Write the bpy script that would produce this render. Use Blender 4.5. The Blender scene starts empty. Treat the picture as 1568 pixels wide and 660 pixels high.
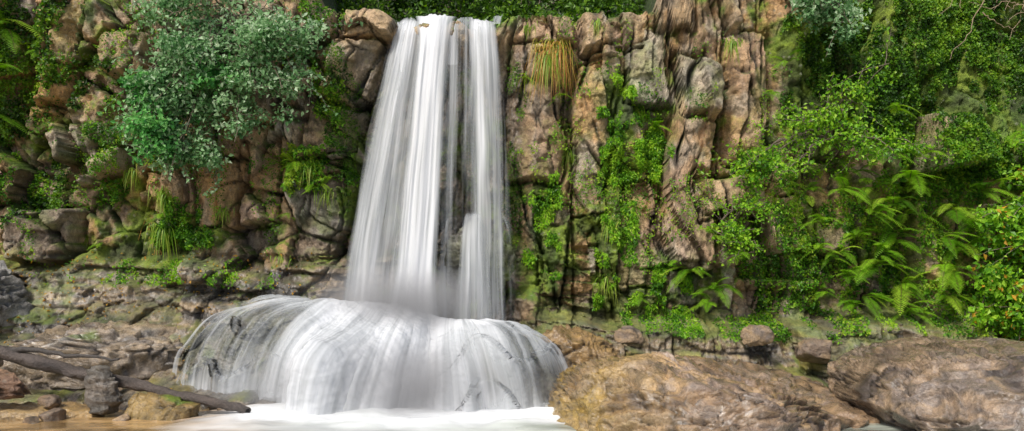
import bpy, bmesh, math
import numpy as np
from mathutils import Vector
rng=np.random.default_rng(7)
C=bpy.context.scene.collection
# ------------------------------------------------------------------ noise
def h3(ix,iy,iz,seed):
    a=(ix.astype(np.int64)*374761393+iy.astype(np.int64)*668265263+iz.astype(np.int64)*2147483647+seed*1274126177)&0xFFFFFFFF
    a=((a^(a>>13))*1274126177)&0xFFFFFFFF
    a=((a^(a>>16))*2246822519)&0xFFFFFFFF
    return ((a^(a>>15))&0xFFFFFF)/float(0xFFFFFF)
def vn(x,y,z,seed=0):
    x,y,z=np.broadcast_arrays(np.asarray(x,float),np.asarray(y,float),np.asarray(z,float))
    ix,iy,iz=np.floor(x),np.floor(y),np.floor(z)
    fx,fy,fz=x-ix,y-iy,z-iz
    u,v,w=[f*f*f*(f*(f*6-15)+10) for f in (fx,fy,fz)]
    r=0
    for a in (0,1):
        for b in (0,1):
            for c in (0,1):
                r=r+h3(ix+a,iy+b,iz+c,seed)*(u if a else 1-u)*(v if b else 1-v)*(w if c else 1-w)
    return r*2-1
def vn2(x,z,seed=0):
    x,z=np.broadcast_arrays(np.asarray(x,float),np.asarray(z,float))
    ix,iz=np.floor(x),np.floor(z)
    fx,fz=x-ix,z-iz
    u,w=[f*f*f*(f*(f*6-15)+10) for f in (fx,fz)]
    k=np.zeros_like(ix)
    r=0
    for a in (0,1):
        for c in (0,1):
            r=r+h3(ix+a,k,iz+c,seed)*(u if a else 1-u)*(w if c else 1-w)
    return r*2-1
def fbm2(x,z,seed=0,o=5,g=.5):
    r=0;a=1;s=0
    for i in range(o):
        r=r+a*vn2(x*2**i+i*17.3,z*2**i-i*9.1,seed+i);s+=a;a*=g
    return r/s
def fbm3(x,y,z,seed=0,o=4,g=.5):
    r=0;a=1;s=0
    for i in range(o):
        r=r+a*vn(x*2**i+i*17.3,y*2**i,z*2**i-i*9.1,seed+i);s+=a;a*=g
    return r/s
def worley(x,z,seed,j=.85):
    ix,iz=np.floor(x),np.floor(z);k=np.zeros_like(ix)
    f1=np.full(x.shape,9.);f2=f1.copy();cid=np.zeros(x.shape);dx1=np.zeros(x.shape);dz1=np.zeros(x.shape)
    for a in (-1,0,1):
        for b in (-1,0,1):
            sx=ix+a+.5+j*(h3(ix+a,k,iz+b,seed)-.5);sz=iz+b+.5+j*(h3(ix+a,k+1,iz+b,seed)-.5)
            dx=x-sx;dz=z-sz;d=np.sqrt(dx*dx+dz*dz)
            m=d<f1
            f2=np.where(m,f1,np.minimum(f2,d))
            cid=np.where(m,h3(ix+a,k+2,iz+b,seed),cid)
            dx1=np.where(m,dx,dx1);dz1=np.where(m,dz,dz1)
            f1=np.where(m,d,f1)
    return f1,f2,cid,dx1,dz1
def ss(a,b,x):
    t=np.clip((x-a)/(b-a),0,1);return t*t*(3-2*t)
def frac(x): return x-np.floor(x)
# ------------------------------------------------------------------ mesh helper
def mesh(name,v,f,mat,col=None,attrs=None,smooth=True,parent=None):
    v=np.asarray(v,np.float32);f=np.asarray(f,np.int32)
    me=bpy.data.meshes.new(name)
    me.vertices.add(len(v));me.vertices.foreach_set("co",v.ravel())
    n=f.shape[1]
    me.loops.add(f.size);me.loops.foreach_set("vertex_index",f.ravel())
    me.polygons.add(len(f));me.polygons.foreach_set("loop_start",np.arange(0,f.size,n,dtype=np.int32))
    me.update(calc_edges=True)
    me.polygons.foreach_set("use_smooth",np.full(len(f),smooth))
    if col is not None:
        a=me.attributes.new("Col",'FLOAT_COLOR','POINT')
        c=np.ones((len(v),4),np.float32);c[:,:col.shape[1]]=col
        a.data.foreach_set("color",c.ravel())
    for k,d in (attrs or {}).items():
        d=np.asarray(d,np.float32)
        if d.ndim==1:
            a=me.attributes.new(k,'FLOAT','POINT');a.data.foreach_set("value",d)
        else:
            a=me.attributes.new(k,'FLOAT_VECTOR','POINT');a.data.foreach_set("vector",d.ravel())
    me.validate()
    o=bpy.data.objects.new(name,me);C.objects.link(o)
    me.materials.append(mat)
    if parent: o.parent=parent
    return o
def gridf(nr,nc):
    i=np.arange(nr*nc).reshape(nr,nc)
    return np.stack([i[:-1,:-1],i[:-1,1:],i[1:,1:],i[1:,:-1]],-1).reshape(-1,4)
# ------------------------------------------------------------------ materials
def newmat(n):
    m=bpy.data.materials.new(n);m.use_nodes=True;nt=m.node_tree;nt.nodes.clear();return m,nt
def N(nt,t,**k):
    n=nt.nodes.new(t)
    for a,b in k.items(): setattr(n,a,b)
    return n
def math_(nt,op,a,b=None,clamp=False):
    n=N(nt,'ShaderNodeMath',operation=op,use_clamp=clamp)
    for i,q in enumerate((a,b)):
        if q is None: continue
        if isinstance(q,(int,float)): n.inputs[i].default_value=q
        else: nt.links.new(q,n.inputs[i])
    return n.outputs[0]
def noise(nt,vec,scale,detail=4,rough=.55):
    n=N(nt,'ShaderNodeTexNoise');n.inputs['Scale'].default_value=scale;n.inputs['Detail'].default_value=detail;n.inputs['Roughness'].default_value=rough
    nt.links.new(vec,n.inputs['Vector']);return n.outputs['Fac']
def rockmat():
    m,nt=newmat("wet_rock");L=nt.links.new
    out=N(nt,'ShaderNodeOutputMaterial');p=N(nt,'ShaderNodeBsdfPrincipled');L(p.outputs[0],out.inputs[0])
    g=N(nt,'ShaderNodeNewGeometry').outputs['Position']
    a=N(nt,'ShaderNodeAttribute',attribute_name="Col");w=N(nt,'ShaderNodeAttribute',attribute_name="wet").outputs['Fac']
    n1=noise(nt,g,4.5,6,.7);n2=noise(nt,g,28,4,.75);n3=noise(nt,g,1.7,2)
    k=math_(nt,'ADD',math_(nt,'MULTIPLY',n1,2.7),math_(nt,'MULTIPLY',n2,1.9))
    k=math_(nt,'MAXIMUM',math_(nt,'SUBTRACT',k,1.25),.10)
    mx=N(nt,'ShaderNodeVectorMath',operation='SCALE');L(a.outputs['Color'],mx.inputs[0]);L(k,mx.inputs['Scale'])
    vo=N(nt,'ShaderNodeTexVoronoi');vo.inputs['Scale'].default_value=7;L(g,vo.inputs['Vector'])
    lich=math_(nt,'MULTIPLY',math_(nt,'LESS_THAN',math_(nt,'ADD',vo.outputs['Distance'],math_(nt,'MULTIPLY',n2,.5)),.5),math_(nt,'GREATER_THAN',n3,.54))
    dry=math_(nt,'SUBTRACT',1,w)
    lich=math_(nt,'MULTIPLY',math_(nt,'MULTIPLY',lich,.4),dry,True)
    mm=N(nt,'ShaderNodeMix',data_type='RGBA');L(lich,mm.inputs[0]);L(mx.outputs[0],mm.inputs[6]);mm.inputs[7].default_value=(.44,.42,.34,1)
    L(mm.outputs[2],p.inputs['Base Color'])
    r=math_(nt,'SUBTRACT',.85,math_(nt,'MULTIPLY',w,.62));r=math_(nt,'ADD',r,math_(nt,'MULTIPLY',math_(nt,'SUBTRACT',n1,.5),.5));r=math_(nt,'MAXIMUM',r,.15);L(r,p.inputs['Roughness'])
    L(math_(nt,'MULTIPLY',math_(nt,'MULTIPLY',w,w),1.0),p.inputs['Coat Weight']);p.inputs['Coat Roughness'].default_value=.18
    b=N(nt,'ShaderNodeBump');b.inputs['Strength'].default_value=1;L(math_(nt,'SUBTRACT',.13,math_(nt,'MULTIPLY',w,.045)),b.inputs['Distance'])
    hh=math_(nt,'ADD',math_(nt,'MULTIPLY',n1,1.2),math_(nt,'MULTIPLY',n2,.4));L(hh,b.inputs['Height']);L(b.outputs[0],p.inputs['Normal'])
    b2=N(nt,'ShaderNodeBump');b2.inputs['Strength'].default_value=1;b2.inputs['Distance'].default_value=.05;L(n1,b2.inputs['Height']);L(b2.outputs[0],p.inputs['Coat Normal'])
    return m
ROCK=rockmat()
def leafmat():
    m,nt=newmat("leaf");L=nt.links.new
    out=N(nt,'ShaderNodeOutputMaterial');p=N(nt,'ShaderNodeBsdfPrincipled');a=N(nt,'ShaderNodeAttribute',attribute_name="Col")
    t=N(nt,'ShaderNodeBsdfTranslucent');mx=N(nt,'ShaderNodeMixShader');mx.inputs[0].default_value=.33
    p.inputs['Roughness'].default_value=.45;p.inputs['Specular IOR Level'].default_value=.32
    L(a.outputs['Color'],p.inputs['Base Color'])
    hs=N(nt,'ShaderNodeHueSaturation');hs.inputs['Value'].default_value=1.6;hs.inputs['Saturation'].default_value=1.1;L(a.outputs['Color'],hs.inputs['Color']);L(hs.outputs[0],t.inputs['Color'])
    L(p.outputs[0],mx.inputs[1]);L(t.outputs[0],mx.inputs[2]);L(mx.outputs[0],out.inputs[0]);return m
LEAF=leafmat()
def barkmat():
    m,nt=newmat("bark");L=nt.links.new
    out=N(nt,'ShaderNodeOutputMaterial');p=N(nt,'ShaderNodeBsdfPrincipled');L(p.outputs[0],out.inputs[0])
    a=N(nt,'ShaderNodeAttribute',attribute_name="Col");g=N(nt,'ShaderNodeNewGeometry').outputs['Position']
    n1=noise(nt,g,25,4,.7);s=N(nt,'ShaderNodeVectorMath',operation='SCALE');L(a.outputs['Color'],s.inputs[0]);L(math_(nt,'MULTIPLY',n1,2),s.inputs['Scale']);L(s.outputs[0],p.inputs['Base Color'])
    b=N(nt,'ShaderNodeBump');b.inputs['Strength'].default_value=1;b.inputs['Distance'].default_value=.05;L(n1,b.inputs['Height']);L(b.outputs[0],p.inputs['Normal']);p.inputs['Roughness'].default_value=.5
    return m
BARK=barkmat()
def fallmat():
    m,nt=newmat("white_water");L=nt.links.new
    out=N(nt,'ShaderNodeOutputMaterial')
    a=N(nt,'ShaderNodeAttribute',attribute_name="flow").outputs['Vector'];d=N(nt,'ShaderNodeAttribute',attribute_name="dens").outputs['Fac']
    def st(sx,sy,det,off):
        mp=N(nt,'ShaderNodeVectorMath',operation='MULTIPLY_ADD');L(a,mp.inputs[0]);mp.inputs[1].default_value=(sx,sy,1);mp.inputs[2].default_value=(off,off,off)
        return noise(nt,mp.outputs[0],1,det,.55)
    s1=st(3.4,.13,3,0);s2=st(16,.35,2,11)
    s=math_(nt,'ADD',math_(nt,'MULTIPLY',s1,.66),math_(nt,'MULTIPLY',s2,.34))
    al=math_(nt,'ADD',math_(nt,'MULTIPLY',math_(nt,'SUBTRACT',s,.5),2.4),math_(nt,'SUBTRACT',math_(nt,'MULTIPLY',d,1.5),.38),True)
    al=math_(nt,'MULTIPLY',al,math_(nt,'MULTIPLY',d,2.5,True))
    al=math_(nt,'MULTIPLY',al,.97)
    cr=N(nt,'ShaderNodeMix',data_type='RGBA');L(math_(nt,'ADD',math_(nt,'MULTIPLY',math_(nt,'SUBTRACT',s,.5),2.4),math_(nt,'SUBTRACT',math_(nt,'MULTIPLY',d,1.0),.08),True),cr.inputs[0])
    cr.inputs[6].default_value=(.45,.49,.50,1);cr.inputs[7].default_value=(.83,.845,.86,1)
    df=N(nt,'ShaderNodeBsdfDiffuse');tl=N(nt,'ShaderNodeBsdfTranslucent');L(cr.outputs[2],df.inputs[0]);L(cr.outputs[2],tl.inputs[0])
    m1=N(nt,'ShaderNodeMixShader');m1.inputs[0].default_value=.25;L(df.outputs[0],m1.inputs[1]);L(tl.outputs[0],m1.inputs[2])
    tr=N(nt,'ShaderNodeBsdfTransparent');m2=N(nt,'ShaderNodeMixShader');L(al,m2.inputs[0]);L(tr.outputs[0],m2.inputs[1]);L(m1.outputs[0],m2.inputs[2]);L(m2.outputs[0],out.inputs[0])
    return m
FALL=fallmat()
def poolmat():
    m,nt=newmat("pool_water");L=nt.links.new
    out=N(nt,'ShaderNodeOutputMaterial');p=N(nt,'ShaderNodeBsdfPrincipled');L(p.outputs[0],out.inputs[0])
    a=N(nt,'ShaderNodeAttribute',attribute_name="Col");L(a.outputs['Color'],p.inputs['Base Color'])
    f=N(nt,'ShaderNodeAttribute',attribute_name="wet").outputs['Fac']
    L(math_(nt,'ADD',.14,math_(nt,'MULTIPLY',f,.6)),p.inputs['Roughness'])
    g=N(nt,'ShaderNodeNewGeometry').outputs['Position'];n1=noise(nt,g,2.2,3)
    b=N(nt,'ShaderNodeBump');b.inputs['Strength'].default_value=.3;b.inputs['Distance'].default_value=.08;L(n1,b.inputs['Height']);L(b.outputs[0],p.inputs['Normal'])
    return m
POOL=poolmat()
def mistmat():
    m,nt=newmat("mist");L=nt.links.new
    out=N(nt,'ShaderNodeOutputMaterial');v=N(nt,'ShaderNodeVolumeScatter');L(v.outputs[0],out.inputs['Volume']);v.inputs['Color'].default_value=(.98,.98,.98,1)
    tc=N(nt,'ShaderNodeTexCoord').outputs['Object'];ln=N(nt,'ShaderNodeVectorMath',operation='LENGTH');L(tc,ln.inputs[0])
    f=math_(nt,'POWER',math_(nt,'MAXIMUM',math_(nt,'SUBTRACT',1,ln.outputs['Value']),0),1.6)
    L(math_(nt,'MULTIPLY',f,2.3),v.inputs['Density']);return m
MIST=mistmat()
# ------------------------------------------------------------------ cliff
TAN=(.45,.32,.18);ORA=(.49,.295,.13);GRY=(.42,.375,.295);PNK=(.42,.285,.185);DRK=(.10,.08,.06);DGR=(.22,.185,.15)
BL=[(3.55,4.65,2.7,7.35,.95,.06,PNK),(3.75,4.75,6.1,7.45,1.08,.02,GRY),(2.6,3.65,6.3,8.1,.6,.0,GRY),(1.45,2.35,3.9,7.55,.55,.07,ORA),
(3.3,4.15,8.0,9.8,.9,0,TAN),(4.9,6.0,4.9,8.3,.55,.0,PNK),(-.05,1.3,4.6,8.6,.35,.05,PNK),(5.85,6.75,2.9,4.35,1.0,-.1,TAN),(4.2,5.7,3.75,4.65,1.0,0,TAN),
(9.3,10.8,4.8,5.95,1.3,0,GRY),(-10.4,-9.7,4.6,5.95,1.0,-.05,GRY),(-9.65,-8.9,4.7,5.45,.9,0,GRY),(-11.4,-9.9,2.8,4.05,1.1,0,DGR),
(-6.15,-5.35,3.6,5.9,.6,.03,PNK),(-4.7,-3.45,5.2,6.5,.65,.3,TAN),(-4.3,-3.0,6.6,8.0,.7,.2,TAN),(-3.9,-2.55,7.95,8.95,.75,0,TAN),(-4.9,-4.1,8.1,9.7,.6,0,TAN),(-9.3,-8.2,7.1,8.1,1.0,.0,TAN),
(-5.3,-4.6,6.2,7.4,.5,.1,PNK),(1.35,2.0,2.6,3.25,.6,0,GRY),(.6,1.4,2.0,4.2,.35,.03,DGR),(-10.9,-9.9,6.4,9.2,.55,0,ORA),(-7.3,-6.3,3.6,5.1,.5,0,ORA),(.0,1.5,8.0,8.7,.55,0,TAN),(1.6,3.1,7.8,8.7,.6,0,TAN),
(-4.9,-4.0,3.0,4.6,.4,.1,DGR),(6.9,7.8,3.0,5.2,.5,0,PNK),(2.5,3.4,2.3,4.6,.4,0.05,PNK),(-8.6,-7.7,3.9,4.9,.6,0,TAN),(4.9,5.8,8.2,9.6,.7,0,ORA)]
def top(x):
    t=8.66+.32*fbm2(x*1.3,x*0,3,3)
    t=t-.3*ss(-3.0,-2.5,x)*ss(.1,-.4,x)
    t=t+5*ss(-4.3,-5.5,x)+5*ss(3.2,4.4,x)
    return t
def cliffD(x,z,full=False):
    wx=x+.2*fbm2(x*.8,z*.8,11,2)+.025*fbm2(x*9,z*9,12,2);wz=z+.25*fbm2(x*.8,z*.8,13,2)+.03*fbm2(x*9,z*9,14,2)
    R=x>-1.5
    a1=np.where(R,wx/1.0,(wx+.25*wz)/1.35);b1=np.where(R,wz/4.2+.25*wx,(wz-.3*wx)/1.5)
    a2=np.where(R,wx/.6,(wx+.3*wz)/.68);b2=np.where(R,wz/1.9+.5*wx,(wz-.35*wx)/.7)
    f1,f2,c1,dx,dz=worley(a1,b1,21,.95);g1,g2,c2,ex,ez=worley(a2,b2,22,1.);k1,k2,c3,kx,kz=worley(wx/.24+.3*wz,wz/.36,23,1.)
    D=.15+.4*fbm2(x*.35,z*.35,31,3)
    und=ss(-4.0,-3.4,x)*ss(.6,.1,x)*ss(8.2,7.5,z)   # recess behind the fall
    D=D+(1-.55*und)*(.55*(c1-.5)+.7*(frac(c1*17)-.5)*dx+.5*(frac(c1*31)-.6)*dz)
    sm=.24*(c2-.5)+.5*(frac(c2*13)-.5)*ex+.36*(frac(c2*29)-.6)*ez+.07*(c3-.5)+.18*(frac(c3*13)-.5)*kx+.18*(frac(c3*29)-.6)*kz
    D=D+sm
    cm=np.clip(.65+1.1*fbm2(x*1.3,z*1.3,18,2),.05,1.3);cm2=np.clip(.5+1.5*fbm2(x*1.9,z*1.9,19,2),0,1.3)
    cr=cm*np.exp(-((f2-f1)/.05)**2)*.32+cm2*np.exp(-((g2-g1)/.05)**2)*.15+cm2*np.exp(-((k2-k1)/.06)**2)*.025
    tint=np.zeros(x.shape+(3,));tm=np.zeros(x.shape)
    for i,(x0,x1,z0,z1,pr,ln,cc) in enumerate(BL):
        px=wx-ln*(z-(z0+z1)/2)*1.0;cx=(x0+x1)/2;cz=(z0+z1)/2
        hx=(x1-x0)/2;hz=(z1-z0)/2;r=.22*min(hx,hz)
        qx=np.maximum(abs(px-cx)-(hx-r),0);qz=np.maximum(abs(wz-cz)-(hz-r),0)
        sd=np.sqrt(qx*qx+qz*qz)-r+.16*(c2-.5)
        k=ss(.0,-.12,sd)
        tx=((i*37)%11/11-.5)*.6;tz=((i*53)%7/7-.6)*.3
        f=pr*(.35+.65*k)+tx*(px-cx)+tz*(z-cz)+.7*sm
        f=f-.5*np.maximum(0,px-cx-hx*(.1+.5*((i*29)%5/5)))-.4*np.maximum(0,cx-px-hx*(.2+.5*((i*31)%5/5)))-.35*np.maximum(0,z-cz-hz*.5)
        kk=np.minimum(k*1.5,1)
        dd=f*kk+(1-kk)*D
        up=k>.3
        D=np.where(up,np.maximum(D*.3+dd*.7,dd),D)
        D=np.where((sd>0)&(sd<.1),D-.32*(1-sd/.1),D)
        tint=np.where(up[...,None],np.array(cc),tint);tm=np.where(up,1,tm)
    D=D-cr*(1-.4*tm)
    D=D-.5*und
    D=D+.35*ss(5.5,12,x)
    lf=ss(-3.0,-4.4,x);rt=ss(.2,1.0,x);mid=(1-lf)*(1-rt)
    zz=z+.12*fbm2(x*.8,z*.0,41,3)
    s1,s2,sc,sx_,sz_=worley(wx/1.5+.6*z,(zz+.12*x*.3)/.34,27);s3,s4,sd2,_,_=worley(wx/.55,(zz+.04*x)/.12,28)
    st=ss(3.3,2.7,z)*(.38*(sc-.5)+.28*(frac(sc*19)-.5)*sz_-.12*cm*np.exp(-((s2-s1)/.06)**2)+.12*(sd2-.5))
    base=ss(3.0,2.5,zz)*.55+np.clip(2.7-z,0,3)*.82+ss(1.35,1.0,zz+.25*fbm2(x*.6,x*0,44,2))*.45+ss(.45,.15,z)*.9
    baseR=ss(1.7,1.25,zz+.2*fbm2(x*.9,x*0,45,3))*.9+np.clip(1.5-z,0,3)*.8+ss(.6,.2,z)*.8
    baseM=ss(2.3,1.9,z)*.6
    D=D*(1-.45*lf*ss(3,2,z))+lf*(base+st)+rt*(baseR+st*.8)+mid*baseM
    rd=1-np.abs(fbm2(x*1.9,z*1.9,51,3))
    D=D+.12*(rd-.75)+.07*fbm2(x*7,z*6,52,4,.6)
    t=top(x);q=np.clip((z-(t-.5))/.5,0,1)
    D=D-.4*(1-np.sqrt(1-np.minimum(q*q,1)))
    if full: return D,c1,c2,cr,tint,tm,und,lf,rt,c3
    return D
def ysurf(x,z): return -cliffD(np.atleast_1d(np.asarray(x,float)),np.atleast_1d(np.asarray(z,float)))
xs=np.concatenate([np.linspace(-20,-12.8,60,endpoint=False),np.arange(-12.8,12.8,.026),np.linspace(12.8,20,60)])
NF=400;NB=40
X=np.tile(xs,(NF,1));T=top(xs)
s=np.linspace(0,1,NF)[:,None]
Z=-1.2+s*(T[None]+1.2)
D,cid,c2,cr,tint,tm,und,lf,rt,c3=cliffD(X,Z,True)
Y=-D
t=np.linspace(0,1,NB)[1:,None]**1.6*25
Xb=np.tile(xs,(NB-1,1));Yb=Y[-1][None]+t;Zb=T[None]+.12*t+.9*np.maximum(t-3.4,0)+.25*fbm2(Xb*.7,Yb*.7,71,4)*ss(0,1,t)
dDz=np.gradient(D,axis=0)/np.gradient(Z,axis=0)
up=np.clip(-dDz,0,2)/2
def pal(sel,cols):
    cols=np.array(cols);k=sel*(len(cols)-1);i=np.clip(k.astype(int),0,len(cols)-2);f=(k-i)[...,None]
    return cols[i]*(1-f)+cols[i+1]*f
n1=fbm2(X*.9,Z*.9,81,4);n2=fbm2(X*3,Z*3,82,4);n3=fbm2(X*.45+5,Z*.45,83,3)
sel=np.clip(.5+.5*(cid-.5)+.5*(c2-.5)+.2*(c3-.5)+.5*n1,0,1)
col=pal(sel,[DGR,PNK,TAN,ORA,(.50,.37,.22),GRY])
col=np.where(tm[...,None]>0,tint*(.70+.3*c2[...,None])+.34*col,col)
strk=fbm2(X*5,Z*.6,84,4)
def mix(a,b,f): return a*(1-f[...,None])+np.array(b)*f[...,None]
col=mix(col,(.54,.30,.09),np.clip(n3*1.1+.3*n2-.10,0,.55))
col=mix(col,(.47,.43,.34),np.clip(fbm2(X*1.7,Z*1.7,88,4)*1.7-.28,0,.5))
col=mix(col,(.09,.07,.05),np.clip(strk*1.9-.3,0,.75)*(1-.35*tm))
col=mix(col,(.02,.017,.012),np.clip(cr*4.5,0,.94))
wet=np.clip(.2+.6*np.clip(strk,0,1),0,1)
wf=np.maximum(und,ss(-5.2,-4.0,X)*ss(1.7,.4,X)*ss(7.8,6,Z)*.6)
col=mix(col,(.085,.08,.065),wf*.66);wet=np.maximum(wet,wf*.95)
basew=ss(3.2,2.4,Z+.4*n1)*np.maximum(lf,rt*ss(2.2,1.4,Z))
strat=fbm2(X*.6,Z*5+X*.3,85,4)
cb=pal(np.clip(.5+1.0*strat+.5*n1,0,1),[(.065,.055,.04),(.18,.145,.10),(.31,.22,.12),(.23,.205,.17),(.43,.34,.22)])
col=col*(1-basew[...,None])+cb*basew[...,None];wet=np.maximum(wet,basew*.95)
col=mix(col,(.46,.29,.07),np.clip(n2*1.4-.1,0,.6)*basew*ss(2.0,.3,Z))
reg=.15+.22*ss(0,1,X)*ss(7,4,X)+.36*ss(5.5,7,X)+.22*ss(-8,-10,X)
reg=reg+.6*np.exp(-((X-2.5-.25*n1)/.55)**2)*ss(7.8,6.5,Z)*ss(.8,1.6,Z)+.35*np.exp(-((X-.6)/.4)**2)*ss(5.5,4,Z)+.5*np.exp(-((X+3.9)/.35)**2)*ss(8,6,Z)*ss(3.5,5,Z)
reg=reg+.45*np.exp(-((X+7.2)/2.6)**2-((Z-3.5)/.9)**2)+.8*ss(6,7.5,X)*ss(5.5,6.5,Z)+.3*np.exp(-((X+2)/2.0)**2)*und
mo=np.clip((reg+.45*up+.9*n2*.6+.5*n1-.40)*3.2,0,1)
mo=mo*(1-.6*tm)*(1-basew*.45)
mc=pal(np.clip(.5+.9*fbm2(X*2,Z*2,86,3),0,1),[(.035,.06,.008),(.08,.145,.012),(.19,.28,.015),(.11,.21,.02)])
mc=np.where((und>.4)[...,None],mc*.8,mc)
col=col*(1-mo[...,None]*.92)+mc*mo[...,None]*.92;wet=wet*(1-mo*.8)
Y=Y-mo*.03-mo*.05*fbm2(X*14,Z*14,87,3)
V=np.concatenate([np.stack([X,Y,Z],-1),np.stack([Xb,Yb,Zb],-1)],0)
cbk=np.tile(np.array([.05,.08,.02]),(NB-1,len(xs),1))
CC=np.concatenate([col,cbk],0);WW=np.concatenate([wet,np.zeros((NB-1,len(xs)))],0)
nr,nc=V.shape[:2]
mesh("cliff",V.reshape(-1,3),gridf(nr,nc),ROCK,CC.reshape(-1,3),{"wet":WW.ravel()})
# ------------------------------------------------------------------ ground & pool
gx=np.linspace(-400,400,81);gy=np.concatenate([np.linspace(-400,0,50),np.linspace(20,400,30)])
GX,GY=np.meshgrid(gx,gy);GZ=-1.1+.0*GX
gc=np.tile(np.array([.14,.11,.07]),(GX.size,1))
mesh("ground",np.stack([GX,GY,GZ],-1).reshape(-1,3),gridf(*GX.shape),ROCK,gc,{"wet":np.full(GX.size,.3)})
px_=np.concatenate([np.linspace(-60,-13,30,endpoint=False),np.arange(-13,13,.06),np.linspace(13,60,30)]);py_=np.concatenate([np.linspace(-60,-10,40,endpoint=False),np.arange(-10,0,.06)])
PX,PY=np.meshgrid(px_,py_)
dd=np.sqrt(np.maximum(np.abs(PX+1.9)-2.6,0)**2+np.maximum(-5.6-PY,0)**2*.9)
foam=np.clip(1.0-dd/1.3+.7*fbm2(PX*.6+PY*.3,PY*2.2,91,4),0,1)
PZ=.025*fbm2(PX*1.5,PY*2.5,92,3)+.10*np.exp(-dd**2/1.)*(1+.8*fbm2(PX*1.6,PY*1.8,93,3))
sh=ss(-3.2,-5.0,PX)
shal=np.array([.44,.28,.12]);deep=np.array([.44,.48,.40])
pc=shal*sh[...,None]+deep*(1-sh[...,None]);pc=pc*(.75+.7*fbm2(PX*1.3,PY*3,94,4)[...,None])
pc=pc*(1-foam[...,None])+np.array([.80,.82,.82])*foam[...,None]
mesh("pool_water",np.stack([PX,PY,PZ],-1).reshape(-1,3),gridf(*PX.shape),POOL,pc.reshape(-1,3),{"wet":foam.ravel()})
# ------------------------------------------------------------------ boulders
def ico(sub):
    bm=bmesh.new();bmesh.ops.create_icosphere(bm,subdivisions=sub,radius=1)
    v=np.array([q.co[:] for q in bm.verts]);f=np.array([[q.index for q in p.verts] for p in bm.faces]);bm.free();return v,f
ICO={k:ico(k) for k in (4,5,6,7)}
def boulder(name,c,r,seed,cols,wetv=.3,sub=5,cuts=12,rot=0,moss=0,pw=.75,crack=1.,cutr=(.62,.9),oliv=None,rg=1.):
    v,f=ICO[sub];v=v.copy();g=np.random.default_rng(seed)
    v=np.sign(v)*np.abs(v)**pw
    for i in range(cuts):
        n=g.normal(size=3);n/=np.linalg.norm(n);h=g.uniform(*cutr);d=v@n;v-=np.maximum(d-h,0)[:,None]*n*.95
    r=np.array(r);p=v*r
    nrm=v/np.linalg.norm(v,axis=1)[:,None]
    q=p+seed*3.1
    mr=min(r)
    p=p+nrm*(.10*mr*fbm3(q[:,0]*1.1/mr,q[:,1]*1.1/mr,q[:,2]*1.1/mr,seed,3)+rg*.07*min(1,mr*1.5)*(.7-2*np.abs(fbm3(q[:,0]*2.5,q[:,1]*2.5,q[:,2]*3.5,seed+5,5,.55))))[:,None]
    cre=np.abs(fbm3(q[:,0]*.8,q[:,1]*.8,q[:,2]*2.0,seed+9,3));ck=np.exp(-(cre/.02)**2)*crack
    p=p-nrm*(ck*.12*min(1,mr))[:,None]
    stp=fbm3(q[:,0]*.7,q[:,1]*.7,q[:,2]*1.4,seed+15,2)*6;p=p-nrm*(.18*min(1,mr)*ss(.0,.15,frac(stp))*(1-frac(stp)))[:,None]
    a=fbm3(q[:,0]*1.2,q[:,1]*1.2,q[:,2]*2.2,seed+20,5,.6)
    col=pal(np.clip(.5+1.1*a,0,1),cols)
    col=mix(col,(.04,.03,.02),ck*.8)
    if oliv is not None:
        ol=ss(oliv[1],oliv[0],p[:,0]+c[0]+.8*a);col=mix(col,(.34,.22,.035),ol*np.clip(.5+a,0,1))
    if moss:
        mk=np.clip((nrm[:,2]*.6+1.2*fbm3(q[:,0]*2,q[:,1]*2,q[:,2]*2,seed+30,4)+moss-.9)*3,0,1)
        col=mix(col,(.13,.18,.015),mk)
    ca,sa=math.cos(rot),math.sin(rot)
    p=np.stack([p[:,0]*ca-p[:,1]*sa,p[:,0]*sa+p[:,1]*ca,p[:,2]],1)+np.array(c)
    return mesh(name,p,f,ROCK,col,{"wet":np.clip(wetv+.3*a,0,1)})
BR=[(.10,.075,.05),(.26,.175,.10),(.22,.165,.12),(.38,.26,.14),(.21,.165,.13)]
boulder("boulder",(3.65,-4.6,-.55),(3.0,3.4,1.86),3,[(.12,.08,.05),(.33,.21,.11),(.27,.20,.15),(.47,.30,.13),(.40,.30,.22)],1.0,7,8,0.05,.0,.68,oliv=(1.3,2.7),rg=.75)
boulder("boulder",(9.2,-4.6,-.5),(3.3,3.4,1.75),8,[(.08,.06,.045),(.20,.145,.10),(.36,.25,.15),(.18,.14,.11),(.32,.24,.17)],1.0,7,9,-.03,0,.56,rg=.75)
boulder("boulder",(14.6,-4.2,-.1),(2.8,3.0,1.7),12,BR,.6,5)
boulder("boulder",(1.4,-2.3,.75),(.9,.8,.74),14,[(.13,.085,.035),(.34,.21,.075),(.28,.185,.09),(.44,.29,.10)],.9,6,9,.2,.2)
boulder("rock",(-8.95,-4.95,.55),(.52,.42,.38),16,[(.16,.10,.07),(.30,.18,.11),(.40,.24,.13)],.4,5,14,.3,0,.7,cutr=(.5,.8))
boulder("rock",(-7.15,-4.95,.34),(.50,.4,.62),17,[(.06,.055,.045),(.14,.125,.10),(.21,.18,.145)],.6,5,16,.5,0,.9,cutr=(.42,.72))
boulder("rock",(-6.0,-5.05,.12),(.78,.5,.48),18,[(.10,.075,.025),(.23,.155,.05),(.33,.22,.07)],.7,5,12,-.1,.2,.85,cutr=(.45,.8))
boulder("rock",(-8.8,-4.8,-.08),(1.5,.6,.3),19,[(.24,.15,.06),(.42,.27,.10),(.30,.21,.1)],.8,6,8)
boulder("rock",(-10.9,-4.7,.05),(1.5,.9,.42),20,BR,.7,6,8)
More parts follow.
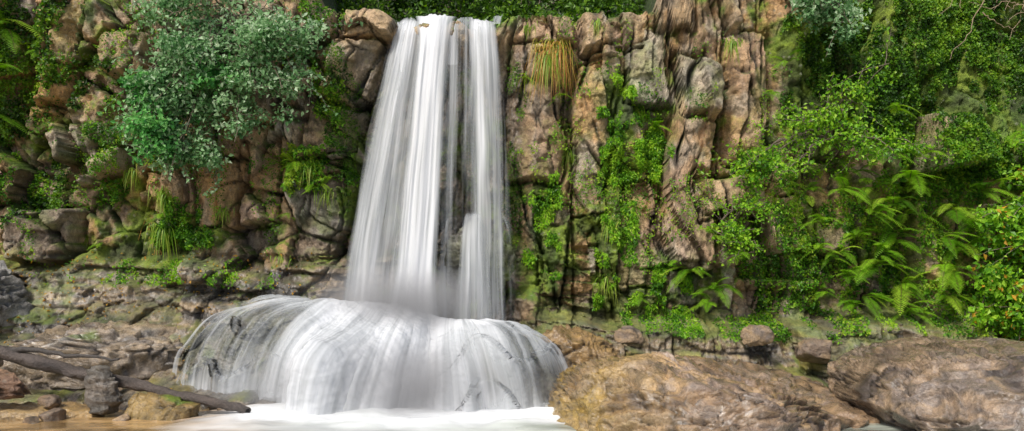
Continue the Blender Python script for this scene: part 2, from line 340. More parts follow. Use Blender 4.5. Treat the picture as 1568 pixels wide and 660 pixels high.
boulder("ledge_rock",(-8.5,-2.3,.75),(2.1,1.3,1.1),24,[(.09,.07,.055),(.23,.18,.125),(.35,.26,.16),(.26,.235,.20)],1.,6,10,.1,.15,.65,rg=1.5)
boulder("ledge_rock",(-11.5,-1.6,1.7),(1.3,1.2,1.25),25,[(.15,.14,.125),(.25,.235,.21),(.36,.34,.30)],.7,6,12,-.2,.1,.6)
for i,(x,y,z,r) in enumerate([(-8.1,-5.6,0,.14),(-7.9,-5.3,.05,.2),(-9.6,-5.5,.05,.2),(-8.2,-4.9,.25,.17),(-6.7,-5.3,0,.15),(-9.9,-3.9,.8,.22),(-7.6,-3.8,.4,.22),(-10.3,-5.4,.1,.25),(.9,-3.4,.1,.3),(6.35,-2.2,.9,.35),(2.5,-2.0,1.2,.28),(5.2,-1.9,1.2,.3),(-5.2,-4.6,0,.2)]):
    boulder("rock",(x,y,z),(r*1.2,r,r*.8),40+i,BR,.5,4,10)
# ------------------------------------------------------------------ stepped ledge with the water spreading over it
WF=bpy.data.objects.new("waterfall",None);C.objects.link(WF)
KA=[0,.08,.18,.28,.38,.5,.6,.7,.8,.9,1]
KS=dict(sx=[-4.7,-4.8,-4.7,-4.3,-3.5,-2.5,-1.9,-1.2,-.7,-.3,.05],
 sy=[-.5,-.9,-1.4,-1.8,-2.0,-1.9,-1.9,-2.1,-2.3,-2.2,-1.5],
 sz=[1.85,1.95,1.98,1.96,1.9,1.85,1.7,1.5,1.5,1.4,1.2],
 ex=[-6.6,-6.95,-6.5,-5.7,-4.5,-3.1,-2.0,-.8,.4,1.3,1.5],
 ey=[-.9,-2.0,-3.1,-3.8,-4.3,-5.0,-5.15,-4.9,-4.7,-3.9,-2.6],
 mm=[.8,.75,.72,.78,1.05,1.7,1.6,1.15,.85,.8,.85])
def cascade(name,off,densf,rough=0.,seed=0,na=560,nv=260):
    a=np.linspace(0,1,na);K={}
    for k,vv in KS.items():
        b=np.interp(a,KA,vv);w=na//30;p=np.pad(b,w,mode='edge');kr=np.hanning(2*w+1);kr/=kr.sum();K[k]=np.convolve(p,kr,'same')[w:-w][None]
    v=np.linspace(-.14,1,nv)[:,None];vp=np.clip(v,0,1)+0*a[None];A=a[None]+0*v
    th=vp*math.pi/2;hh=np.sin(th)**K['mm'];zz=np.maximum(np.cos(th),0)**K['mm']
    lob=1+.12*vn2(A*11,A*0,5)+.07*vn2(A*27,A*0,6)+.025*vn2(A*75,A*0,7)
    x=K['sx']+(K['ex']-K['sx'])*hh*lob;y=K['sy']+(K['ey']-K['sy'])*hh*lob+np.maximum(-v,0)*6
    z=-.3+(K['sz']+.3)*zz
    z=z+.10*fbm2(A*14,A*0,8,3)*ss(1,.6,vp)+.14*fbm2(A*9,vp*2.5,9,3)*ss(0,.25,vp)*ss(1,.8,vp)
    g2=lambda ac,aw,vc,vw:np.exp(-((A-ac)/aw)**2)*np.exp(-((vp-vc)/vw)**2)
    st=g2(.46,.07,.62,.2);z=z+.44*st;y=y-.55*st
    st2=g2(.635,.035,.5,.3);z=z-.22*st2;y=y+.5*st2
    st3=g2(.32,.03,.6,.3);y=y+.22*st3
    st4=g2(.77,.07,.4,.22);z=z+.14*st4;y=y-.25*st4
    stp=frac(vp*3.2+1.3*fbm2(A*8,A*0,77,2));y=y+.12*(stp-.5)*ss(.15,.3,vp)*ss(.95,.8,vp)*(ss(.4,.3,A)+ss(.62,.7,A))
    L=np.sqrt(np.diff(x,axis=0)**2+np.diff(y,axis=0)**2+np.diff(z,axis=0)**2);ln=np.concatenate([np.zeros((1,na)),np.cumsum(L,0)],0)
    P=np.stack([x,y,z],-1)
    du=np.gradient(P,axis=1);dv=np.gradient(P,axis=0);nn=np.cross(dv,du);nn/=np.linalg.norm(nn,axis=2)[...,None]+1e-9
    if nn[nv//2,na//2,1]>0: nn=-nn
    o=off+rough*fbm2(x*2.2+y,z*3+y,seed+3,5,.6)
    P=P+nn*(o*ss(-.1,.1,v)+0*A)[...,None]
    if densf is None:
        aa=fbm2(x*2,z*2+y,seed+7,4);col=pal(np.clip(.5+aa*.9,0,1).ravel(),[(.05,.05,.035),(.13,.13,.08),(.19,.17,.13),(.12,.15,.05)])
        return mesh(name,P.reshape(-1,3),gridf(nv,na),ROCK,col,{"wet":np.full(P.size//3,.9)})
    d=densf(A,vp,x,y,z)*ss(0,.03,A)*ss(1,.97,A)*ss(-.13,.0,v)
    fl=np.stack([A*9.5,ln,np.full_like(ln,seed*3.3)],-1)
    return mesh(name,P.reshape(-1,3),gridf(nv,na),FALL,None,{"flow":fl.reshape(-1,3),"dens":np.clip(d,0,1).ravel()},parent=WF)
cascade("ledge_rock",-.13,None,.09,5)
def dens(a,v,x,y,z):
    d=.38+.50*ss(.26,.42,a)-.20*ss(.66,.8,a)
    d=d+.38*np.exp(-((v-.10)/.16)**2)*ss(.02,.2,a)+.30*ss(.72,1,v)+.1*ss(.12,.0,a)
    d=d-.5*np.exp(-((a-.86)/.05)**2-((v-.78)/.15)**2)-.3*np.exp(-((a-.74)/.025)**2-((v-.7)/.2)**2)-.12*np.exp(-((a-.2)/.05)**2-((v-.7)/.2)**2)
    return d+.26*fbm2(a*26,v*.8,3,3)
cascade("cascade",0.,dens,seed=1)
cascade("cascade_spray",.08,lambda *q:dens(*q)-.17,.06,seed=9)
for (c,r) in (((-2.2,-4.1,.3),(3.8,2.0,1.2)),((-2.3,-2.2,1.95),(2.3,1.3,.95))):
    bm=bmesh.new();bmesh.ops.create_icosphere(bm,subdivisions=4,radius=1);me=bpy.data.meshes.new("mist");bm.to_mesh(me);bm.free()
    o=bpy.data.objects.new("mist",me);C.objects.link(o);o.location=c;o.scale=r;me.materials.append(MIST);o.parent=WF
# ------------------------------------------------------------------ falling sheets
def sheet(name,rows,dens,nu=120,nv=320,bulge=.12,fold=.08,seed=0,edge=.12):
    rows=np.array(rows,float);rows[:,3]-=.16*ss(7.5,8.3,rows[:,3])
    L=np.r_[0,np.cumsum(np.sqrt(np.sum(np.diff(rows[:,2:4],axis=0)**2,1)))]
    q=np.linspace(0,L[-1],nv)
    I=[np.interp(q,L,rows[:,i]) for i in range(5)]
    def sm(a):
        w=9;b=np.pad(a,w,mode='edge');b=np.convolve(b,np.ones(2*w+1)/(2*w+1),'same')[w:-w];return b
    xl,xr,y,z,dm=[sm(a)[:,None] for a in I]
    t=np.linspace(0,1,nu)[None]
    wob=.03*fbm2(q[:,None]*.8+t*0,t*3+q[:,None]*0,seed,3)
    x=xl+(xr-xl)*(t+wob*.4);yy=y-bulge*np.sqrt(np.maximum(1-(2*t-1)**2,0))-fold*fbm2(t*6+q[:,None]*.02,q[:,None]*.15+t*0,seed+2,3)+0*x
    zz=z+0*x+.12*fbm2(t*7+0*x,0*x,seed+6,3)*(1-ss(0,.12,q[:,None]/L[-1]))
    ed=ss(0,edge,t)*ss(1,1-edge,t)
    d=dm*(dens(t,q[:,None]/L[-1])+.18*fbm2(t*9,q[:,None]*.12,seed+5,3))*ed
    fl=np.stack([t*(rows[:,1]-rows[:,0]).mean()+0*x,q[:,None]+0*x,np.full_like(x,seed*2.7)],-1)
    mesh(name,np.stack([x,yy,zz],-1).reshape(-1,3),gridf(nv,nu),FALL,None,{"flow":fl.reshape(-1,3),"dens":np.clip(d,0,1).ravel()},parent=WF)
g=lambda c,w:(lambda t:np.exp(-((t-c)/w)**2))
sheet("centre_stream",[(-2.6,-1.3,2.0,9.25,.8),(-2.5,-1.25,.9,8.95,1),(-2.4,-1.25,.35,8.72,1),(-2.35,-1.25,-.1,8.45,1),(-2.28,-1.3,-.4,8.0,1),(-2.35,-1.38,-.7,6.6,1),(-2.55,-1.44,-.95,4.6,1.05),(-2.75,-1.48,-1.25,2.4,1.1),(-3.0,-1.25,-1.9,1.2,1.1)],lambda t,v:.84+.12*g(.5,.3)(t),seed=1,edge=.3,bulge=.22)
sheet("left_stream",[(-3.0,-1.9,1.2,9.0,.3),(-2.85,-1.9,.35,8.66,1),(-2.82,-1.9,-.05,8.4,1.05),(-2.95,-1.9,-.35,7.6,1.0),(-3.2,-2.0,-.6,6.4,.95),(-3.57,-2.2,-.85,4.4,.88),(-3.82,-2.4,-1.1,2.6,.87),(-3.95,-2.4,-1.35,1.5,.9)],lambda t,v:.60+.16*g(.35,.25)(t)-.12*g(.72,.12)(t),seed=2,edge=.2)
sheet("left_stream_outer",[(-2.85,-2.0,.3,8.64,.9),(-2.85,-2.2,-.15,8.3,1),(-3.0,-2.3,-.6,7.0,1),(-3.45,-2.7,-.95,4.6,.9),(-3.78,-2.95,-1.3,2.5,.85),(-3.9,-2.95,-1.4,1.6,.8)],lambda t,v:.42,seed=3,edge=.25)
sheet("right_stream",[(-1.6,-.35,1.4,9.05,.9),(-1.55,-.28,.4,8.68,1.1),(-1.55,-.25,-.1,8.4,1.1),(-1.6,-.15,-.4,7.4,1.0),(-1.65,-.05,-.65,5.6,.85),(-1.7,.02,-.85,3.9,.72),(-1.68,.08,-1.0,2.0,.66),(-1.68,.08,-1.2,1.2,.6)],lambda t,v:.53+.38*g(.62,.14)(t)-.27*g(.34,.14)(t)*ss(.02,.3,v)+.2*g(.05,.15)(t)*(v<.3),seed=4,edge=.18)
sheet("right_stream_outer",[(-1.2,-.35,.35,8.66,.9),(-1.1,-.3,-.2,8.3,1),(-1.1,-.22,-.6,7.0,.8),(-1.15,-.2,-.9,5.2,.5),(-1.2,-.25,-1.05,3.8,.0)],lambda t,v:.45,seed=5,edge=.3)
sheet("veil",[(-2.9,-.2,.1,8.55,.8),(-3.05,-.1,-.3,7.5,1.05),(-3.5,.0,-.5,5.8,1.0),(-3.65,.04,-.6,4.6,.97),(-3.9,.2,-.8,1.4,1.0)],lambda t,v:.34+.06*v,240,320,.0,.15,seed=6,edge=.06)
sheet("ledge_cascade",[(-1.1,-.55,-.6,3.95,.0),(-1.18,-.47,-.8,3.93,.2),(-1.28,-.38,-1.0,3.82,.75),(-1.37,-.31,-1.2,3.4,.9),(-1.45,-.22,-1.45,2.6,.9),(-1.6,-.05,-1.9,1.2,.9)],lambda t,v:.54+.25*g(.3,.12)(t)+.2*g(.58,.1)(t),seed=7,bulge=.1,edge=.4)
sheet("ledge_cascade_side",[(-.42,-.15,-.6,3.9,.0),(-.35,-.05,-.85,3.85,.8),(-.25,.10,-1.1,3.5,.8),(-.2,.2,-1.3,2.6,.5),(-.2,.25,-1.7,1.2,.0)],lambda t,v:.45,60,200,seed=8,edge=.4)
sheet("ledge_cascade_side",[(-1.5,-1.3,-.6,3.85,.0),(-1.6,-1.3,-.95,3.75,.9),(-1.68,-1.35,-1.15,3.3,.8),(-1.7,-1.35,-1.5,1.5,.6)],lambda t,v:.42,60,200,seed=9,edge=.4)
sheet("lip_trickle",[(-.45,-.15,1.0,9.0,.6),(-.5,-.18,.4,8.8,.9),(-.55,-.2,.0,8.5,.8)],lambda t,v:.6,40,80,seed=10,edge=.3)
boulder("ledge_rock",(-.75,-.5,2.9),(.85,.5,.85),31,[(.06,.06,.045),(.13,.13,.08),(.12,.15,.04)],.9,5,10,0,.2,.6)
# ------------------------------------------------------------------ foliage
G_BR=[(.04,.13,.008),(.12,.30,.012),(.22,.45,.02),(.35,.53,.04)]
G_SH=[(.05,.14,.04),(.13,.28,.10),(.26,.43,.20),(.46,.58,.38)]
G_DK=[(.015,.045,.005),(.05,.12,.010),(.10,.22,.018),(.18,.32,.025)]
G_MX=[(.035,.11,.010),(.10,.26,.014),(.19,.39,.022),(.33,.44,.04)]
def leaves(P,size,cols,bright=None,out=(0,-1,.6),tb=(0,-.5,-.35),wid=.32,spread=.8,yel=0.0,r=None):
    r=r or rng;n=len(P)
    t=r.normal(size=(n,3))*spread+np.array(tb);t/=np.linalg.norm(t,axis=1)[:,None]
    nn=r.normal(size=(n,3))*.7+np.array(out);b=np.cross(t,nn);b/=np.linalg.norm(b,axis=1)[:,None]+1e-9
    nn=np.cross(b,t)
    L=size*r.uniform(.55,1.35,n)[:,None]
    a0=P;a1=P+t*L*.45+b*L*wid+nn*L*.12;a2=P+t*L-nn*L*.15;a3=P+t*L*.45-b*L*wid+nn*L*.12
    V=np.stack([a0,a1,a2,a3],1).reshape(-1,3)
    i=np.arange(n)*4;F=np.concatenate([np.stack([i,i+1,i+2],1),np.stack([i,i+2,i+3],1)],0)
    s=np.clip((bright if bright is not None else .5)+r.normal(size=n)*.24,0,1)
    c=pal(s,cols)
    if yel: 
        m=r.random(n)<yel;c[m]=np.array([.6,.34,.03])*r.uniform(.6,1.1,(m.sum(),1))
    return V,F,np.repeat(c,4,0)
def join(parts):
    V=[];F=[];Cc=[];o=0
    for v,f,c in parts: V.append(v);F.append(f+o);Cc.append(c);o+=len(v)
    return np.concatenate(V),np.concatenate(F),np.concatenate(Cc)
def cloud(ells,ncl,per,clr,r=rng):
    P=[];B=[]
    for (x,y,z,rx,ry,rz,w) in ells:
        R3=np.array([rx,ry,rz]);K=9
        sd=r.normal(size=(K,3));sd/=np.linalg.norm(sd,axis=1)[:,None]
        sub=np.array([x,y,z])+sd*r.uniform(.35,1.05,(K,1))*R3
        sr=r.uniform(.22,.5,(K,1))*R3.mean()*np.array([1.15,.9,.75])
        sbr=r.normal(size=K)*.15
        k=int(ncl*w);ci=r.integers(K,size=k)
        d=r.normal(size=(k,3));d/=np.linalg.norm(d,axis=1)[:,None];rad=r.uniform(.1,1.15,(k,1))**.6
        c=sub[ci]+d*rad*sr[ci]
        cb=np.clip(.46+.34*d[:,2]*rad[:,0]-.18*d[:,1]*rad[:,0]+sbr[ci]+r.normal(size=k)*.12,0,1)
        q=np.repeat(c,per,0)+r.normal(size=(k*per,3))*clr*np.array([1,1,.7]);P.append(q);B.append(np.repeat(cb,per))
    return np.concatenate(P),np.concatenate(B)
def tube(pts,r0,r1,col,sides=6):
    pts=np.array(pts,float);n=len(pts);t=np.gradient(pts,axis=0);t/=np.linalg.norm(t,axis=1)[:,None]+1e-9
    a=np.cross(t,[.3,.2,1]);a/=np.linalg.norm(a,axis=1)[:,None]+1e-9;b=np.cross(t,a)
    rr=np.linspace(r0,r1,n)[:,None,None];th=np.linspace(0,2*np.pi,sides,endpoint=False)
    V=pts[:,None]+rr*(np.cos(th)[None,:,None]*a[:,None]+np.sin(th)[None,:,None]*b[:,None])
    i=np.arange(n*sides).reshape(n,sides);j=np.roll(i,-1,1)
    q=np.stack([i[:-1],j[:-1],j[1:],i[1:]],-1).reshape(-1,4);F=np.concatenate([q[:,[0,1,2]],q[:,[0,2,3]]],0)
    return V.reshape(-1,3),F,np.tile(np.array(col),(n*sides,1))
def path(p0,p1,n,wob,sag=0,r=rng):
    t=np.linspace(0,1,n)[:,None];p=np.array(p0)*(1-t)+np.array(p1)*t;w=np.cumsum(r.normal(size=(n,3)),0);w=w-w[0]-(w[-1]-w[0])*t
    p=p+w*wob;p[:,2]+=sag*4*(t*(1-t))[:,0];return p
def shrub(name,ells,ncl,per,clr,size,cols,root,yel=0,nb=14,bc=(.20,.16,.11),br=.03,**k):
    P,B=cloud(ells,ncl,per,clr);o=bpy.data.objects.new(name,None);C.objects.link(o)
    parts=[];LP=[];
    for i in range(nb):
        j=rng.integers(len(P));e1=P[j]+(P[j]-root)*.12;pp=path(root+rng.normal(size=3)*.15,e1,14,.03,.25);parts.append(tube(pp,br,br*.25,bc,5))
        for q in range(5):
            s=pp[rng.integers(5,14)];e=s+rng.normal(size=3)*np.array([.4,.3,.3]);tw=path(s,e,9,.03,.05);parts.append(tube(tw,br*.4,.004,bc,4));LP.append(np.repeat(tw[2:],2,0)+rng.normal(size=(14,3))*.03)
        LP.append(pp[8:]+rng.normal(size=(6,3))*.04)
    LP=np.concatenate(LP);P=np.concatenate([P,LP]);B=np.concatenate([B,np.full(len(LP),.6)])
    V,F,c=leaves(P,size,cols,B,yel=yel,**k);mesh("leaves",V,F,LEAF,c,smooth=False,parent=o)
    V,F,c=join(parts);mesh("branches",V,F,BARK,c,parent=o)
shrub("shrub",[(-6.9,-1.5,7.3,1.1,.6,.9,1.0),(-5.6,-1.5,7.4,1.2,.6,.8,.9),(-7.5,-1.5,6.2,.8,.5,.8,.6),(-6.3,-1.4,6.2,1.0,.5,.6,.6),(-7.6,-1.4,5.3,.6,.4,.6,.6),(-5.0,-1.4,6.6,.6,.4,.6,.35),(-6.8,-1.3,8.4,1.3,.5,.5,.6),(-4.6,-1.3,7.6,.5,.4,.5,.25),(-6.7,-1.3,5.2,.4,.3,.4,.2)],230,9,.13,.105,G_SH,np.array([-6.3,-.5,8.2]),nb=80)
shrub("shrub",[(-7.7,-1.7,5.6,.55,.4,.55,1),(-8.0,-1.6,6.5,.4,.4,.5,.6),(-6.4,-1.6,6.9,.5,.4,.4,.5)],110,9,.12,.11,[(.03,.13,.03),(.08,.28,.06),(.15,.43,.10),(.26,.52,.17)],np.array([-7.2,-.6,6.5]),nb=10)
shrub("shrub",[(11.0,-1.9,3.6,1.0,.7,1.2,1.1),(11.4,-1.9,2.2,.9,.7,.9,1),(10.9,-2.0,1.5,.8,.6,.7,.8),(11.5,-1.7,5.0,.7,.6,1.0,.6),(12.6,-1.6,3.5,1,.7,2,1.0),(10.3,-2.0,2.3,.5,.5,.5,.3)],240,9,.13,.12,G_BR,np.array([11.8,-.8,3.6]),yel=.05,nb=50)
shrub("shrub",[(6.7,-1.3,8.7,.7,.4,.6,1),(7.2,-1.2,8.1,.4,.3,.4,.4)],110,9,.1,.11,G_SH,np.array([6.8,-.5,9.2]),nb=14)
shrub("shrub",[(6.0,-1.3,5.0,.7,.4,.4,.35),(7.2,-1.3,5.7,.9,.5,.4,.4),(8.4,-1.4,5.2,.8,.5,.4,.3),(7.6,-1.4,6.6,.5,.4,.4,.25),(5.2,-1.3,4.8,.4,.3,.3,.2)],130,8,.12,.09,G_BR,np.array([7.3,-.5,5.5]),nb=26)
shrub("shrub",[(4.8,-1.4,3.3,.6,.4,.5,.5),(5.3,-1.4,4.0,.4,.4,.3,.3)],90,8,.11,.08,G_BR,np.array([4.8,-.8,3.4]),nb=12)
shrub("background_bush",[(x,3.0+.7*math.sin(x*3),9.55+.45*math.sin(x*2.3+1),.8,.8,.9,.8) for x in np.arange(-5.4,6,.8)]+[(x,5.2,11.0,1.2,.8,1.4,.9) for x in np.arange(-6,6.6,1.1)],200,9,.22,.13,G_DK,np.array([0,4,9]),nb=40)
def creeper(name,regs,n,size,cols,thr=.0,off=(.02,.14),freq=2.2,seed=0,clump=True,**k):
    P=[];B=[]
    for (x0,x1,z0,z1,w) in regs:
        m=int(n*w);x=rng.uniform(x0,x1,m);z=rng.uniform(z0,z1,m)
        ex=np.minimum(np.minimum(x-x0,x1-x)/(.22*(x1-x0)),np.minimum(z-z0,z1-z)/(.18*(z1-z0)));ex=np.clip(ex,0,1)
        q=fbm2(x*freq,z*freq*.7,seed+200,4);ok=(q+.35*(ex-1)>thr-rng.random(m)*.1)&(z<top(x)-.05)
        x=x[ok];z=z[ok];q=q[ok]
        y=ysurf(x,z)-rng.uniform(*off,len(x))*(1+1.5*np.clip(q,0,1))
        P.append(np.stack([x,y,z],1));B.append(np.clip(.43+.7*fbm2(x*4,z*4,seed+210,2)+.4*fbm2(x*.8,z*.8,seed+220,2),0,1))
    P=np.concatenate(P);B=np.concatenate(B)
    V,F,c=leaves(P,size,cols,B,**k);mesh(name,V,F,LEAF,c,smooth=False)
creeper("ivy",[(6.3,12.6,5.6,9.6,1.6),(8.2,12.6,4.6,6.2,.5)],38000,.06,[(.02,.06,.006),(.06,.16,.010),(.13,.28,.018),(.24,.38,.03)],-.2,seed=1,wid=.45)
creeper("ivy",[(-12.6,-10.2,5.4,9.6,1),(-10.4,-8.8,6.2,7.6,.25),(-12.6,-10.4,3.9,5.3,.3)],14000,.075,G_DK,-.08,seed=2,wid=.45)
creeper("moss_plant",[(1.9,3.2,1.4,7.2,1.2),(2.6,3.6,4.6,6.8,.5),(.2,1.2,2.4,5.2,.35),(3.0,4.2,1.2,2.8,.3)],22000,.07,G_BR,.02,seed=3,freq=3,tb=(0,-.3,-.9),wid=.25)
creeper("creeper",[(5.0,12.0,1.2,5.4,2.2),(8.5,12,4.5,6,.3)],18000,.075,G_MX,-.1,seed=4)
creeper("creeper",[(-4.7,-3.6,4.6,7.4,.5),(-6.2,-4.2,4.2,5.8,.5),(-8.8,-6.6,3.1,4.4,.6),(-5.4,-3.8,7.2,9.2,.25),(-9.7,-8.2,4.0,6,.3),(-11.8,-10.8,3.0,6,.25)],13000,.07,G_MX,.06,seed=5)
creeper("creeper",[(-12.2,-4,2.4,9,1.5),(0,6.5,2.5,8.6,1.2)],17000,.055,G_MX,.19,seed=6,freq=1.6)
creeper("moss_plant",[(-.2,.35,3,7.6,.4),(-4.3,-3.5,3.5,7.8,.6)],9000,.05,G_DK,-.05,seed=7)
creeper("creeper",[(2.4,9,1.05,1.6,1),(-11,-5,2.2,2.9,1.0)],6000,.06,G_BR,.05,seed=8,freq=3)
# ferns
def frond(base,az,el,L,cols,droop=1.0,npin=30,r=rng):
    t=np.linspace(0,1,npin);d=np.array([math.cos(az)*math.cos(el),math.sin(az)*math.cos(el),math.sin(el)])
    p=base+d*(t*L)[:,None];p[:,2]-=droop*L*.55*t**2.1
    p=p+np.outer(np.sin(t*3+r.uniform(0,6))*L*.03,[1,0,0])
    tg=np.gradient(p,axis=0);tg/=np.linalg.norm(tg,axis=1)[:,None]
    side=np.cross(tg,[0,0,1.]);side/=np.linalg.norm(side,axis=1)[:,None]+1e-9
    nn=np.cross(side,tg)
    ln=L*.27*np.sin(np.pi*np.clip(t*.88+.12,0,1))**.8*(1-.25*t)*r.uniform(.8,1.1,npin)
    V=[];F=[];o=0;br=np.clip(r.normal(.55,.22),0,1);Cc=[]
    S=np.array([0,.25,.5,.75,1.]);W=np.array([.5,1,.85,.55,0.02])
    for sg in (-1,1):
        dirp=side*sg*.88+tg*.48;dirp/=np.linalg.norm(dirp,axis=1)[:,None]
        w=L/npin*.36
        c0=p[:,None]+dirp[:,None]*(ln[:,None]*S)[...,None]-nn[:,None]*(ln[:,None]*.25*S**2)[...,None]
        jag=r.uniform(.65,1.2,(npin,5))
        a=c0+tg[:,None]*(w*W*jag)[...,None];b=c0-tg[:,None]*(w*W*jag)[...,None]
        vv=np.stack([a,b],2).reshape(-1,3);i=(np.arange(npin)*10)[:,None]+np.arange(4)*2
        q=np.stack([i,i+1,i+3,i+2],-1).reshape(-1,4);f=np.concatenate([q[:,[0,1,2]],q[:,[0,2,3]]])+o
        V.append(vv);F.append(f);o+=len(vv);Cc.append(pal(np.clip(np.full(len(vv),br)+np.tile(S.repeat(2),npin)*.25-.05,0,1),cols))
    v,f,c=tube(p,.008*L+.003,.002,(.12,.10,.03),4);V.append(v);F.append(f+o);Cc.append(c)
    return np.concatenate(V),np.concatenate(F),np.concatenate(Cc)
def fern(x,z,n,L,cols=G_BR,yo=.1,name="fern",azr=(-2.9,-.25),droop=1.,elr=(-.1,.9)):
    y=float(ysurf(x,z)[0])-yo;parts=[]
    for i in range(n):
        parts.append(frond(np.array([x,y,z])+rng.normal(size=3)*.05,rng.uniform(*azr),rng.uniform(*elr),L*rng.uniform(.6,1.15),cols,droop*rng.uniform(.7,1.4)))
    V,F,c=join(parts);mesh(name,V,F,LEAF,c,smooth=False)
F_=[(4.0,2.6,9,.7),(4.6,2.2,9,.75),(5.0,2.9,7,.65),(4.3,3.4,7,.6),(5.1,3.6,6,.55),(4.4,1.9,7,.65),(8.3,2.7,10,.95),(9.0,2.3,10,.95),(8.0,2.0,8,.8),(9.7,2.6,9,.9),(8.8,3.4,9,.9),(9.9,3.9,9,1.0),(9.3,4.5,8,.9),(10.5,4.4,7,.9),(7.4,4.4,8,.75),
(8.3,5.3,8,.8),(7.3,5.6,7,.7),(6.6,5.0,7,.65),(8.0,3.9,8,.85),(9.0,1.7,8,.7),(10.2,1.9,8,.7),(7.4,3.0,6,.6),(11.3,5.6,7,.9),(8.6,4.1,8,.8),(10.1,3.1,8,.9),(7.8,4.9,7,.75),(9.1,5.2,7,.85),(6.9,5.9,6,.6),(8.5,6.2,6,.7),(7.9,6.0,7,.65),(6.2,4.6,6,.6),(5.7,5.3,6,.5),(7.0,3.7,7,.65),(8.4,3.0,7,.8),(9.5,3.3,7,.85),(6.8,4.4,6,.6),(8.9,4.7,7,.8),(7.6,2.5,7,.7),(7.1,2.1,6,.6),(8.5,1.9,7,.7),(9.6,2.0,7,.75),(7.8,3.4,7,.7),(9.1,3.9,8,.85),(10.4,3.6,7,.85),(6.9,3.1,6,.6),(7.7,1.8,6,.6),(6.4,5.5,6,.6),(7.5,5.1,7,.7),(8.1,4.5,7,.75),(-11.7,8.2,8,1.2),(-11.9,7.2,8,1.1),(-12.1,6.2,7,1.0),(-11.6,9.0,6,1.0),(-4.9,5.0,7,.6),(-4.4,4.6,6,.5),(-5.3,5.1,5,.5),(-5.1,3.9,4,.35),
(-8.0,3.8,4,.4),(-9.6,4.2,5,.4),(-9.3,3.2,4,.35),(1.0,6.6,5,.45),(.3,7.1,5,.4),(3.3,6.0,6,.5),(2.6,5.2,5,.45),(2.2,4.5,4,.4),(5.9,6.6,5,.5),(6.3,7.4,5,.5),(2.9,2.0,5,.4),(-10.9,7.7,5,.6)]
for (x,z,n,L) in F_: fern(x,z,n,L,G_BR if x>0 or z<6 else G_MX,yo=.5 if x>5.5 or (3.9<x<5.5 and z<4) else .1)
# grass tufts
def tuft(name,x,z,n,L,cols,droop=1.6,w=.012,spr=.3):
    y=float(ysurf(x,z)[0])-.08;V=[];F=[];Cc=[];o=0;k=9;t=np.linspace(0,1,k)
    for i in range(n):
        az=rng.uniform(-3.0,-.1);el=rng.uniform(.1,1.3);l=L*rng.uniform(.4,1.15)
        d=np.array([math.cos(az)*math.cos(el)*.75,math.sin(az)*math.cos(el)*.6,math.sin(el)*.7]);p=np.array([x,y,z])+rng.normal(size=3)*spr*np.array([.35,.1,.2])+d*(t*l*.6)[:,None]
        p[:,2]-=droop*l*.6*t**2
        s=np.array([math.sin(az),-math.cos(az),.3]);s/=np.linalg.norm(s);ww=(w*(1-t**2)+.001)[:,None]
        V.append(np.stack([p+s*ww,p-s*ww],1).reshape(-1,3));j=np.arange(k-1)*2+o
        F.append(np.concatenate([np.stack([j,j+1,j+3],1),np.stack([j,j+3,j+2],1)]));o+=2*k
        c=pal(np.clip(rng.normal(.35,.22)+t*.55,0,1),cols);Cc.append(np.repeat(c,2,0))
    mesh(name,np.concatenate(V),np.concatenate(F),LEAF,np.concatenate(Cc),smooth=False)
GT=[(.12,.25,.02),(.22,.36,.03),(.38,.36,.06),(.54,.30,.08),(.42,.20,.06)]
GG=[(.08,.18,.015),(.14,.28,.02),(.22,.36,.03),(.34,.38,.06)]
tuft("grass_tuft",.95,7.75,190,1.6,GT,1.6,.010,.5);tuft("grass_tuft",.85,7.5,80,1.2,GG)
tuft("grass_tuft",-8.2,3.95,200,1.35,GT,2.0,.010,.45);tuft("grass_tuft",-8.0,3.6,60,.9,GG,1.9)
for (x,z,n,L) in [(.3,7.2,50,.8),(-4.6,5.0,35,.7),(-4.3,4.4,35,.7),(-7.9,4.4,50,.7),(2.3,3.6,40,.6),(2.9,6.4,50,.7),(-9.9,3.4,40,.5),(-6.6,4.0,40,.5),(5.1,7.9,40,.6),(2.2,2.4,40,.7),(3.4,1.7,30,.4),(-5.2,2.9,30,.35),(-8.8,4.9,40,.6),(1.3,5.4,40,.5),(2.0,8.3,30,.5),(.4,8.3,30,.4)]:
    tuft("grass_tuft",x,z,n,L,GG)
parts=[]
for i in range(34):
    s=np.array([rng.uniform(10,12.8),-1.7,rng.uniform(8,9.6)]);e=s+np.array([rng.uniform(-1.3,.6),-.3,rng.uniform(-1.6,.3)]);parts.append(tube(path(s,e,16,.035),.014,.005,(.38,.28,.17),4))
V,F,c=join(parts);mesh("bare_twigs",V,F,BARK,c)
parts=[]
for (a,b,r) in [((-11.6,-1.8,4.9),(-10.6,-2.3,4.6),.05),((-10.7,-2.3,4.55),(-11.3,-2.3,3.7),.06),((-11.3,-2.3,3.7),(-12.2,-2.0,3.4),.05),((-12.2,-1.9,5.3),(-11.0,-2.1,5.6),.04),((-11.7,-2.0,4.7),(-11.3,-2.1,3.8),.04)]:
    parts.append(tube(path(a,b,16,.025,.08),r,r*.5,(.42,.26,.19),8))
V,F,c=join(parts);mesh("dead_branch",V,F,BARK,c)
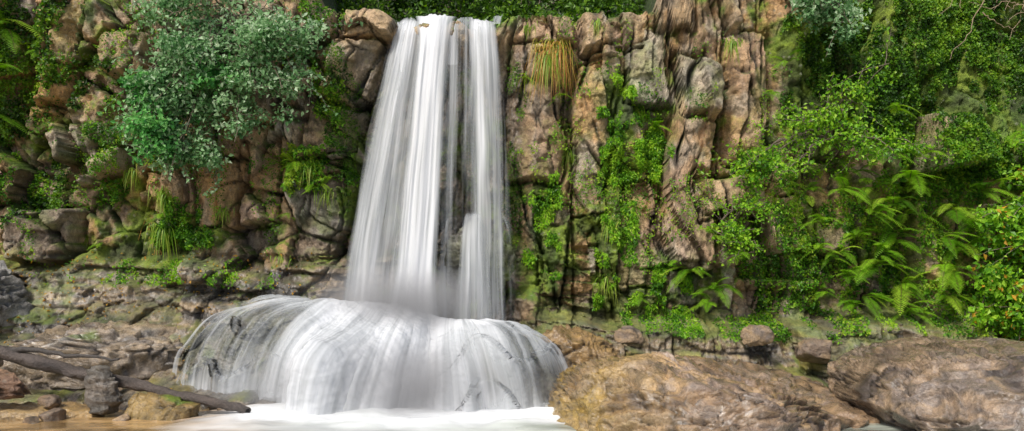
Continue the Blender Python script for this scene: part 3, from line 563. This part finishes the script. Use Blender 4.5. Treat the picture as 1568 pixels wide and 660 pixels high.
pp=path((-10.6,-4.2,1.35),(-4.6,-5.1,.12),60,.010)
V,F,c=tube(pp,.15,.07,(.075,.06,.05),20);V=V+np.stack([fbm3(V[:,0]*4,V[:,1]*9,V[:,2]*9,s_,4) for s_ in (1,2,3)],1)*.045
c=c*(.6+1.2*np.clip(.5+fbm3(V[:,0]*2,V[:,1]*8,V[:,2]*8,9,3),0,1))[:,None]
V1,F1,c1=join([(V,F,c),tube(path((-9.6,-4.3,1.1),(-7.0,-4.8,1.0),20,.02),.06,.02,(.08,.07,.06),8)])
mesh("log",V1,F1,BARK,c1)
n=700;x=rng.uniform(-11.5,-4.5,n);z=rng.uniform(.3,3.0,n);P=np.stack([x,ysurf(x,z)-.03,z],1)
V,F,c=leaves(P,.07,[(.45,.2,.03),(.5,.33,.05),(.3,.12,.03)],out=(0,-.6,1));mesh("fallen_leaves",V,F,LEAF,c,smooth=False)
# ------------------------------------------------------------------ light, camera
w=bpy.data.worlds.new("World");bpy.context.scene.world=w;w.use_nodes=True;nt=w.node_tree
sky=nt.nodes.new('ShaderNodeTexSky');sky.sky_type='NISHITA';sky.sun_disc=False
el=math.radians(50);rot=math.radians(-150);sky.sun_elevation=el;sky.sun_rotation=rot
sky.dust_density=3;sky.air_density=.8
bg=nt.nodes['Background'];nt.links.new(sky.outputs[0],bg.inputs[0]);bg.inputs[1].default_value=.15
sd=Vector((math.sin(rot)*math.cos(el),math.cos(rot)*math.cos(el),math.sin(el)))
l=bpy.data.lights.new("sun",'SUN');l.energy=3.5;l.angle=math.radians(10);l.color=(1,.96,.90)
lo=bpy.data.objects.new("sun",l);C.objects.link(lo);lo.rotation_euler=sd.to_track_quat('Z','Y').to_euler()
cam=bpy.data.cameras.new("camera");co=bpy.data.objects.new("camera",cam);C.objects.link(co)
co.location=(0,-20,2.5);co.rotation_euler=(math.radians(90),0,0);cam.sensor_width=36;cam.lens=30;cam.shift_y=.058;cam.clip_end=1000
bpy.context.scene.camera=co
bpy.context.scene.view_settings.view_transform='Standard'
